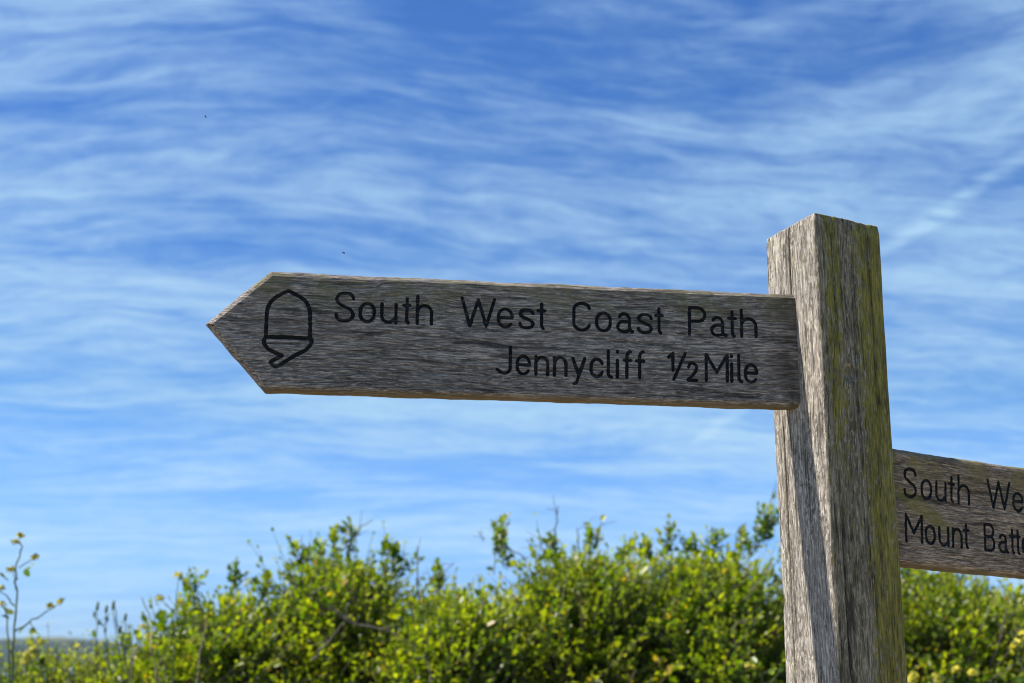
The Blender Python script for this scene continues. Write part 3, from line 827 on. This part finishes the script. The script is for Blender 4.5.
def shrub(px, Y, top_py, hw_px, depth, label, cat='shrub', n=900, size=.029, palette=HEDGE, extra=(), bare=(), seed=1, flat=.55, skirt=.3, group='bushes of the hedgerow', name='hedge_shrub', nstems=9, lmin=.10, lmax=.30):
    r = np.random.default_rng(seed)
    top = at(px, top_py, Y); cx, zt = top[0], top[2]; rx = hw_px / F * Y; ry = depth
    root = empty(name, (cx, Y, 0)); tag(root, label, cat, group)
    O = np.array([cx, Y, 0])
    zc = zt - flat                                         # dome springs from here
    # sprig bases: dome shell on top, sides below it
    k = r.normal(size=(n * 3, 3)); k[:, 2] = np.abs(k[:, 2]) * 1.1; k /= np.linalg.norm(k, axis=1)[:, None]
    sh = 1 - np.abs(r.normal(0, .20, n * 3)); sh = np.clip(sh, .25, 1)
    lump = np.clip(.42 + .74 * fbm(k * 3.0 + seed, 3, seed), 0, 1.02)
    B = np.c_[k[:, 0] * rx, k[:, 1] * ry, k[:, 2] * flat] * (sh * lump)[:, None]
    n = int(n * 2.1); B = B[:n]; D = np.c_[k[:n, 0] * .7, k[:n, 1] * .7, .35 + k[:n, 2] * .8] + r.normal(0, .38, (n, 3))
    B[:, 2] += zc
    m = int(n * skirt * .8)
    th = r.random(m) * 2 * math.pi; q = 1 - np.abs(r.normal(0, .16, m)); zz = r.random(m) * max(.2, zc)
    Bs = np.c_[np.cos(th) * rx * q, np.sin(th) * ry * q, zz]
    Ds = np.c_[np.cos(th), np.sin(th), np.full(m, .4)] + r.normal(0, .4, (m, 3))
    L = r.uniform(lmin, lmax, n) * np.where(r.random(n) < .05, 1.5, 1); Ls = r.uniform(.15, .35, m)
    B = np.vstack([B, Bs]); D = np.vstack([D, Ds]); L = np.r_[L, Ls]
    # tips that would poke well above the outline are shortened
    dn = D / np.linalg.norm(D, axis=1)[:, None]
    hi = B[:, 2] + dn[:, 2] * L - (zt + .02)
    L = np.where(hi > 0, np.maximum(.06, L - hi / np.maximum(dn[:, 2], .2)), L)
    # leggy shoots and bare twigs that break up the outline
    ns = max(8, int(rx * 38)); th = r.random(ns) * 6.28; q = r.random(ns) ** .5
    Bn = np.c_[np.cos(th) * rx * q, np.sin(th) * ry * q * .8, zc + flat * np.sqrt(np.clip(1 - q * q, 0, 1)) * .80]
    B = np.vstack([B, Bn]); D = np.vstack([D, np.c_[r.normal(0, .28, ns), r.normal(0, .28, ns), np.ones(ns)]]); L = np.r_[L, r.uniform(.14, .30, ns)]
    for (bx, by, ex, ey, dy) in extra:                     # sprays that stand out of the outline
        p0 = at(bx, by, Y + dy) - O; p1 = at(ex, ey, Y + dy) - O
        kk = 5
        for i in range(kk):
            s0 = i / kk; b0 = p0 + (p1 - p0) * s0 + r.normal(0, .010, 3)
            B = np.vstack([B, b0]); dd = (p1 - p0) + r.normal(0, .35 * np.linalg.norm(p1 - p0), 3) * (i > 0)
            D = np.vstack([D, dd]); L = np.r_[L, np.linalg.norm(p1 - p0) * (1 - s0) * (.9 if i == 0 else .7) + .04]
    V, Fc, C, TV, TF = sprig_mesh(B, D, L, r, size, palette)
    mesh_obj('foliage', V, Fc, M_LEAF, root, attrs={'tint': ('FLOAT_COLOR', C)})
    polys = []
    for i in range(nstems):
        a = r.random() * 6.28; e = np.array([math.cos(a) * rx * .75 * r.random() ** .5, math.sin(a) * ry * .7, zc + flat * r.uniform(.3, .8)])
        b0 = np.array([e[0] * .25, e[1] * .3, 0.0]) + r.normal(0, .03, 3) * [1, 1, 0]
        mid_ = (b0 + e) / 2 + r.normal(0, .08, 3)
        polys.append((smooth_poly([b0, mid_, e], 6, .006, r), np.linspace(.018, .004, 13)))
        for _ in range(3):
            s0 = mid_ + (e - mid_) * r.random(); e2 = s0 + np.clip(np.array([r.normal(0, .22), r.normal(0, .2), r.uniform(.1, .35)]), -.3, .35) * [min(1, rx * 1.6), 1, 1]
            e2[2] = min(e2[2], zt - .08)
            polys.append((smooth_poly([s0, (s0 + e2) / 2 + r.normal(0, .03, 3), e2], 4, .004, r), np.linspace(.007, .0025, 9)))
    for _ in range(max(4, int(rx * 24))):
        th_ = r.random() * 6.28; q_ = r.random() ** .5; b0 = np.array([math.cos(th_) * rx * q_, math.sin(th_) * ry * q_ * .7, zc + flat * math.sqrt(1 - q_ * q_) * .8])
        e = b0 + np.array([r.normal(0, .07), r.normal(0, .05), r.uniform(.15, .27)])
        polys.append((smooth_poly([b0, (b0 + e) / 2 + r.normal(0, .012, 3), e], 4, .002, r), np.linspace(.0032, .0012, 9)))
    for (pts, dy, r0) in bare:                             # dead or leafless twigs
        W = [at(x_, y_, Y + dy) - O for x_, y_ in pts]
        W = smooth_poly(W, 5, .0025, r) if len(W) > 2 else np.linspace(W[0], W[1], 6) + r.normal(0, .002, (6, 3))
        polys.append((W, np.linspace(r0, r0 * .35, len(W))))
        for i in range(1, len(W) - 1):
            if r.random() < .45:
                e = W[i] + r.normal(0, .035, 3) + np.array([0, 0, .02]); polys.append((np.array([W[i], e]), [r0 * .4, r0 * .2]))
    Vb, Fb = tubes(polys, 5)
    nb = len(Vb); Fb = [tuple(f) for f in Fb] + [tuple(f) for f in (TF + nb).tolist()]
    mesh_obj('branches', np.vstack([np.array(Vb), TV]), Fb, M_BARK, root)
    return root

shrub(238, 6.0, 611, 56, .55, 'low loose shrub at the left end of the hedge, thinning towards the wild flowers', n=480, seed=11, flat=.5,
      extra=[(195, 612, 190, 580, -.2), (235, 605, 238, 576, -.1), (262, 612, 266, 585, 0)], bare=[([(232, 600), (235, 572), (236, 564)], 0, .003), ([(205, 655), (203, 620), (197, 590)], -.45, .004)])
shrub(176, 5.8, 654, 36, .45, 'small loose shrub stepping down from the hedge towards the seed stalks', n=240, seed=22, flat=.4, extra=[(168, 650, 166, 622, 0), (185, 635, 188, 608, 0)])
shrub(342, 6.2, 573, 62, .65, 'tallest rounded hedge shrub under the acorn end of the board, leafy knobs on top', n=1000, seed=12, flat=.62,
      extra=[(333, 570, 336, 533, -.1), (348, 560, 352, 532, -.1), (300, 590, 298, 548, 0), (318, 575, 318, 548, .1), (382, 580, 386, 548, 0), (398, 590, 400, 550, 0)],
      bare=[([(350, 545), (358, 530), (373, 520)], -.1, .004), ([(302, 560), (302, 535)], 0, .003), ([(330, 605), (350, 622), (385, 630), (418, 648)], -.72, .006), ([(312, 660), (330, 640), (345, 620)], -.72, .005)])
shrub(455, 5.9, 606, 64, .55, 'sparse hedge shrub with bare forked twigs standing in the dip of the hedge', n=620, seed=13, flat=.5,
      extra=[(494, 570, 500, 528, -.1), (505, 575, 503, 540, 0), (440, 600, 436, 578, 0)],
      bare=[([(420, 620), (418, 580), (417, 546)], -.1, .0045), ([(425, 585), (440, 575), (455, 562)], -.1, .0035), ([(428, 592), (445, 580)], -.1, .003),
            ([(500, 545), (498, 535), (500, 522)], 0, .003), ([(484, 540), (478, 532)], 0, .003), ([(424, 655), (430, 670), (428, 700)], -.6, .005), ([(505, 545), (520, 555), (528, 562)], 0, .003)])
shrub(585, 6.1, 571, 84, .65, 'broad dense hedge shrub under the Jennycliff wording, with thin upright twigs', n=1050, seed=14, flat=.6,
      extra=[(552, 570, 552, 545, 0), (588, 560, 590, 536, 0), (622, 570, 628, 545, .1), (640, 570, 645, 548, 0)],
      bare=[([(553, 548), (556, 525), (558, 506)], 0, .0045), ([(578, 548), (578, 528)], 0, .003), ([(595, 545), (599, 532), (601, 522)], 0, .004), ([(541, 550), (539, 533)], .1, .003)])
shrub(705, 6.2, 569, 74, .65, 'dense hedge shrub beside the post with one leafy spray reaching above the rest', n=950, seed=15, flat=.6,
      extra=[(668, 565, 670, 534, 0), (715, 560, 716, 540, 0), (755, 555, 768, 516, -.1), (748, 565, 758, 530, -.1), (762, 540, 770, 514, -.1), (738, 565, 742, 540, 0), (690, 570, 692, 540, 0)],
      bare=[([(765, 520), (770, 505), (777, 480)], -.1, .0035), ([(735, 545), (738, 527)], 0, .003), ([(669, 540), (669, 522)], 0, .003), ([(730, 630), (742, 620), (756, 618)], -.6, .004)])
shrub(845, 6.3, 576, 78, .65, 'hedge shrub mostly hidden behind the wooden post', n=850, seed=16, flat=.6)
shrub(940, 6.2, 586, 62, .6, 'hedge shrub right of the post below the Mount Batten board', n=700, seed=17, flat=.55,
      extra=[(918, 595, 920, 572, 0), (948, 600, 950, 580, 0), (985, 610, 984, 592, 0), (908, 590, 905, 570, 0)])
shrub(1050, 6.3, 606, 82, .6, 'hedge shrub at the right edge of the picture, lower than its neighbour', n=750, seed=18, flat=.55,
      extra=[(1015, 620, 1020, 598, 0)])
shrub(1230, 6.4, 590, 110, .6, 'hedge shrub beyond the right edge of the picture', n=700, seed=19, flat=.55)
shrub(75, 6.6, 663, 130, .6, 'low bank of yellow green weeds below the far headland', n=700, seed=20, flat=.45, palette=LOW, size=.020, cat='low shrub', name='low_shrub',
      extra=[(30, 665, 32, 648, 0), (130, 660, 128, 640, -.2), (100, 665, 98, 648, 0), (150, 650, 150, 636, -.3)])
shrub(-160, 6.6, 662, 120, .6, 'low bank of weeds beyond the left edge of the picture', n=420, seed=21, flat=.45, palette=LOW, cat='low shrub', name='low_shrub')

def flower_head(root, p, r, size, kind='open'):
    """one cluster of small four-petalled flowers and buds"""
    V = []; Fc = []
    nf = 9 if kind == 'open' else 5
    for i in range(nf):
        ax = r.normal(0, 1, 3); ax[2] = abs(ax[2]) * .9 + .15; ax /= np.linalg.norm(ax)
        c = p + ax * size * .42 * [1, 1, .9]
        a = np.cross(ax, [.3, .2, .9]); a /= np.linalg.norm(a); b = np.cross(ax, a)
        s = size * r.uniform(.34, .48); rot = r.random() * 6.28
        for k in range(4):
            an = rot + k * math.pi / 2
            u_ = a * math.cos(an) + b * math.sin(an); w_ = -a * math.sin(an) + b * math.cos(an)
            i0 = len(V)
            V += [c, c + s * (.55 * u_ + .42 * w_ + .25 * ax), c + s * (1.0 * u_ + .22 * w_ + .18 * ax), c + s * (1.0 * u_ - .22 * w_ + .18 * ax), c + s * (.55 * u_ - .42 * w_ + .25 * ax)]
            Fc.append((i0, i0 + 1, i0 + 2, i0 + 3, i0 + 4))
    # green buds and little stalks under the open flowers
    polys = []
    for i in range(8):
        q = r.normal(0, 1, 3); q[2] = abs(q[2]) - .3; q /= np.linalg.norm(q); e = p + q * size * .5
        polys.append((np.array([p - [0, 0, size * .5], p, e]), [.0008, .0008, .0007]))
        polys.append((np.array([e, e + q * size * .10, e + q * size * .22, e + q * size * .30]), [.0008, size * .10, size * .09, .0004]))
    Vt, Ft = tubes(polys, 5)
    mesh_obj('flower_buds', np.array(Vt), Ft, M_STEM, root)
    mesh_obj('flower_head', np.array(V), Fc, M_PETAL, root)

def weed(px, Y, label, stems, heads, leaves=(), seed=1, head_size=.024, name='flowering_weed', cat='wild flower', group='yellow wild flowers', mat=None, pods=()):
    """stems: pixel polylines (first one starts at the ground), heads: pixel points of flower clusters"""
    r = np.random.default_rng(seed)
    g = at(px, 683, Y); O = np.array([g[0], Y, 0]); root = empty(name, O); tag(root, label, cat, group)
    polys = []
    for i, (pts, r0, r1) in enumerate(stems):
        W = [at(x_, y_, Y) - O + np.array([0, r.normal(0, .02), 0]) * (j > 0) for j, (x_, y_) in enumerate(pts)]
        if i == 0: W = [np.array([W[0][0] * .3, 0, 0]), np.array([W[0][0] * .8, 0, W[0][2] * .55])] + W
        W = smooth_poly(W, 5, .0015, r)
        polys.append((W, np.linspace(r0, r1, len(W))))
    Vb, Fb = tubes(polys, 6)
    mesh_obj('stem', np.array(Vb), Fb, mat or M_STEM, root, smooth=True)
    for (x_, y_) in heads: flower_head(root, at(x_, y_, Y) - O, r, head_size)
    B = []; D = []
    for (x_, y_, dx, dz) in leaves:
        B.append(at(x_, y_, Y) - O); D.append((dx, r.normal(0, .4), dz))
    for k in range(9):                                     # leaves low on the stem
        B.append(np.array([r.normal(0, .015), r.normal(0, .015), r.uniform(.1, 1.25)])); D.append((r.normal(), r.normal(), .5))
    B = np.array(B); D = np.array(D, float)
    V, Fc, C, TV, TF = sprig_mesh(B, D, np.full(len(B), .035), r, .024, LOW, nleaf=3, spread=.3)
    mesh_obj('leaves', V, Fc, M_LEAF, root, attrs={'tint': ('FLOAT_COLOR', C)})
    for (x_, y_, ln, wd) in pods:                          # seed heads: knobbly spindles
        c = at(x_, y_, Y) - O; prof = [(0, .3), (.15, .9), (.35, 1), (.5, .75), (.62, .95), (.8, .7), (.93, .4), (1, .08)]
        Vp, Fp = tubes([(np.array([c + np.array([.1 * ln * s, 0, (s - .5) * ln]) for s, _ in prof]), [wd * q for _, q in prof])], 7)
        mesh_obj('seed_head', np.array(Vp), Fp, M_STEM, root, smooth=True)

weed(12, 4.4, 'tall branching wild flower with small yellow clusters at the left edge of the picture',
     [([(12, 683), (13, 640), (15, 605), (18, 570), (20, 548), (19, 541)], .0045, .0018), ([(15, 631), (32, 620), (48, 611), (58, 604)], .0028, .0012), ([(19, 568), (26, 563), (34, 558)], .002, .0012),
      ([(14, 606), (8, 596), (2, 590)], .0025, .0012), ([(10, 683), (8, 640), (4, 612), (2, 606)], .0032, .0015), ([(16, 590), (12, 574), (11, 571)], .0018, .001), ([(30, 622), (36, 630), (40, 634)], .0016, .001)],
     [(20, 536), (15, 543), (35, 558), (11, 570), (1, 589), (2, 605), (61, 602), (50, 607)],
     leaves=[(22, 567, .5, -.3), (13, 585, -.4, .2), (25, 625, .8, -.4), (12, 620, -.6, .3), (9, 650, -.6, .2)], seed=31, head_size=.019)
weed(176, 5.2, 'slender wild flower with a pale yellow tip in front of the low shrub',
     [([(172, 683), (174, 640), (176, 605), (178, 578)], .004, .0015), ([(174, 612), (168, 604), (161, 599)], .002, .001), ([(176, 606), (180, 602)], .0018, .001), ([(170, 640), (160, 632), (152, 628)], .002, .001)],
     [(178, 576), (160, 599), (180, 603), (143, 628), (193, 641)], leaves=[(175, 620, .6, .2), (172, 640, -.6, .3), (177, 595, .5, .2)], seed=32, head_size=.024)
weed(112, 5.4, 'cluster of dark green seed stalks standing between the two tallest yellow wild flowers',
     [([(122, 683), (118, 645), (112, 610), (112, 603)], .003, .0015), ([(98, 683), (98, 640), (97, 606)], .003, .0014), ([(110, 670), (106, 635), (105, 608)], .003, .0014), ([(130, 683), (122, 650), (118, 626), (112, 604)], .004, .002), ([(124, 660), (124, 635), (124, 618)], .0028, .0014)],
     [(148, 637)], seed=33, head_size=.02, name='seeding_weed', cat='weed', group='weeds gone to seed', leaves=[(98, 625, .5, .3), (106, 630, -.5, .3), (118, 640, .7, .2), (124, 640, .5, .3), (97, 640, -.6, .2), (122, 655, -.6, .3)],
     pods=[(97, 606, .035, .006), (94, 614, .022, .005), (106, 609, .03, .006), (107, 619, .022, .005), (113, 605, .035, .006), (120, 629, .028, .006), (125, 617, .03, .006), (99, 622, .02, .005), (105, 630, .02, .005)])
weed(148, 5.3, 'dry pale stalk leaning left above the weeds',
     [([(156, 683), (152, 650), (149, 625), (141, 597)], .0035, .002), ([(132, 690), (133, 660), (137, 645)], .004, .002), ([(160, 690), (158, 668), (166, 655)], .003, .0015)], [], seed=34, name='dry_stalk', cat='dry stalk', group='dry stalks', mat=M_DRY)
weed(197, 5.2, 'dry pale stalk forking in front of the low shrub',
     [([(196, 700), (198, 660), (203, 632), (206, 612)], .0045, .002), ([(202, 637), (196, 625), (190, 618)], .0025, .001), ([(203, 632), (210, 622)], .002, .001)], [], seed=35, name='dry_stalk', cat='dry stalk', group='dry stalks', mat=M_DRY)
weed(40, 5.6, 'low wild flower with yellow clusters among the weeds under the headland',
     [([(38, 700), (40, 670), (40, 645)], .003, .0015), ([(39, 672), (30, 660), (26, 655)], .002, .001), ([(39, 668), (20, 664)], .002, .001)], [(40, 643), (27, 655), (28, 660), (24, 662), (34, 656), (33, 650), (78, 648)], seed=36, head_size=.024,
     leaves=[(36, 665, .6, .2), (44, 668, -.4, .2), (30, 672, .5, .2)])
weed(928, 4.9, 'yellow wild flowers at the foot of the hedge just right of the post',
     [([(930, 720), (930, 700), (932, 675)], .003, .0015), ([(930, 700), (918, 688), (914, 677)], .002, .001), ([(930, 705), (942, 688), (957, 673)], .002, .001), ([(930, 700), (948, 690), (946, 680)], .002, .001)],
     [(914, 677), (912, 681), (935, 678), (938, 681), (957, 671), (973, 674)], seed=37, head_size=.028, leaves=[(930, 690, .5, .2), (922, 690, -.6, .3)])
weed(1022, 4.4, 'yellow wild flower with a pale stem at the right edge of the picture',
     [([(1040, 720), (1030, 690), (1022, 665), (1018, 652)], .005, .002), ([(1022, 665), (1026, 650), (1027, 640)], .002, .001)], [(1017, 648), (1019, 645), (1025, 636), (1028, 640)], seed=38, head_size=.032, leaves=[(1028, 680, -.6, .2)])
weed(760, 4.6, 'short greenish flower stalk left of the foot of the post',
     [([(770, 720), (765, 690), (758, 672), (752, 667)], .003, .0015), ([(765, 690), (780, 672)], .002, .001)], [(748, 666), (753, 668)], seed=39, head_size=.018, leaves=[(766, 675, .6, .2), (775, 672, .4, .4), (762, 668, -.3, .3)])

# ------------------------------------------------------------ two small flies on the wing near the board
def fly(px, py, Y, label, span, tilt):
    m = bpy.data.materials.get('dark_chitin')
    if not m:
        m, t, out = new_mat('dark_chitin')
        n = t.noise(t.node('ShaderNodeTexCoord').outputs['Object'], 900, 3)
        t.l.new(t.node('ShaderNodeBsdfPrincipled', {'Base Color': t.mix(n, (.012, .012, .014), (.035, .035, .038)), 'Roughness': .5}).outputs[0], out.inputs[0])
    prof = [(-.5, .03), (-.38, .13), (-.2, .17), (-.05, .12), (.1, .18), (.25, .16), (.33, .08), (.40, .12), (.48, .10), (.52, .02)]
    V, Fc = tubes([(np.array([(q * span * .8, 0, .01 * span) for q, _ in prof]), [q * span * .8 for _, q in prof])], 8)
    V = [tuple(v_) for v_ in V]
    for sd in (1, -1):                                     # wings swept back, with a little thickness
        pl = [(.12, .06, .08), (.10, .32, .20), (-.10, .52, .24), (-.26, .40, .20), (-.08, .10, .08)]
        b = len(V); k = len(pl)
        V += [(x_ * span, sd * y_ * span, z_ * span + .008 * span) for x_, y_, z_ in pl] + [(x_ * span, sd * y_ * span, z_ * span - .008 * span) for x_, y_, z_ in pl]
        Fc += [tuple(range(b, b + k)), tuple(range(b + 2 * k - 1, b + k - 1, -1))] + [(b + i, b + (i + 1) % k, b + k + (i + 1) % k, b + k + i) for i in range(k)]
    o = mesh_obj('fly', V, Fc, m); o.location = at(px, py, Y); o.rotation_euler = (R(tilt), R(10), R(25 + tilt))
    tag(o, label, 'fly', 'flies in the air')
fly(343.5, 253, 1.82, 'tiny dark fly in the air just above the acorn end of the arrow board', .0052, 20)
fly(205.5, 117, 1.85, 'tiny dark fly high in the open sky at upper left', .0044, -15)
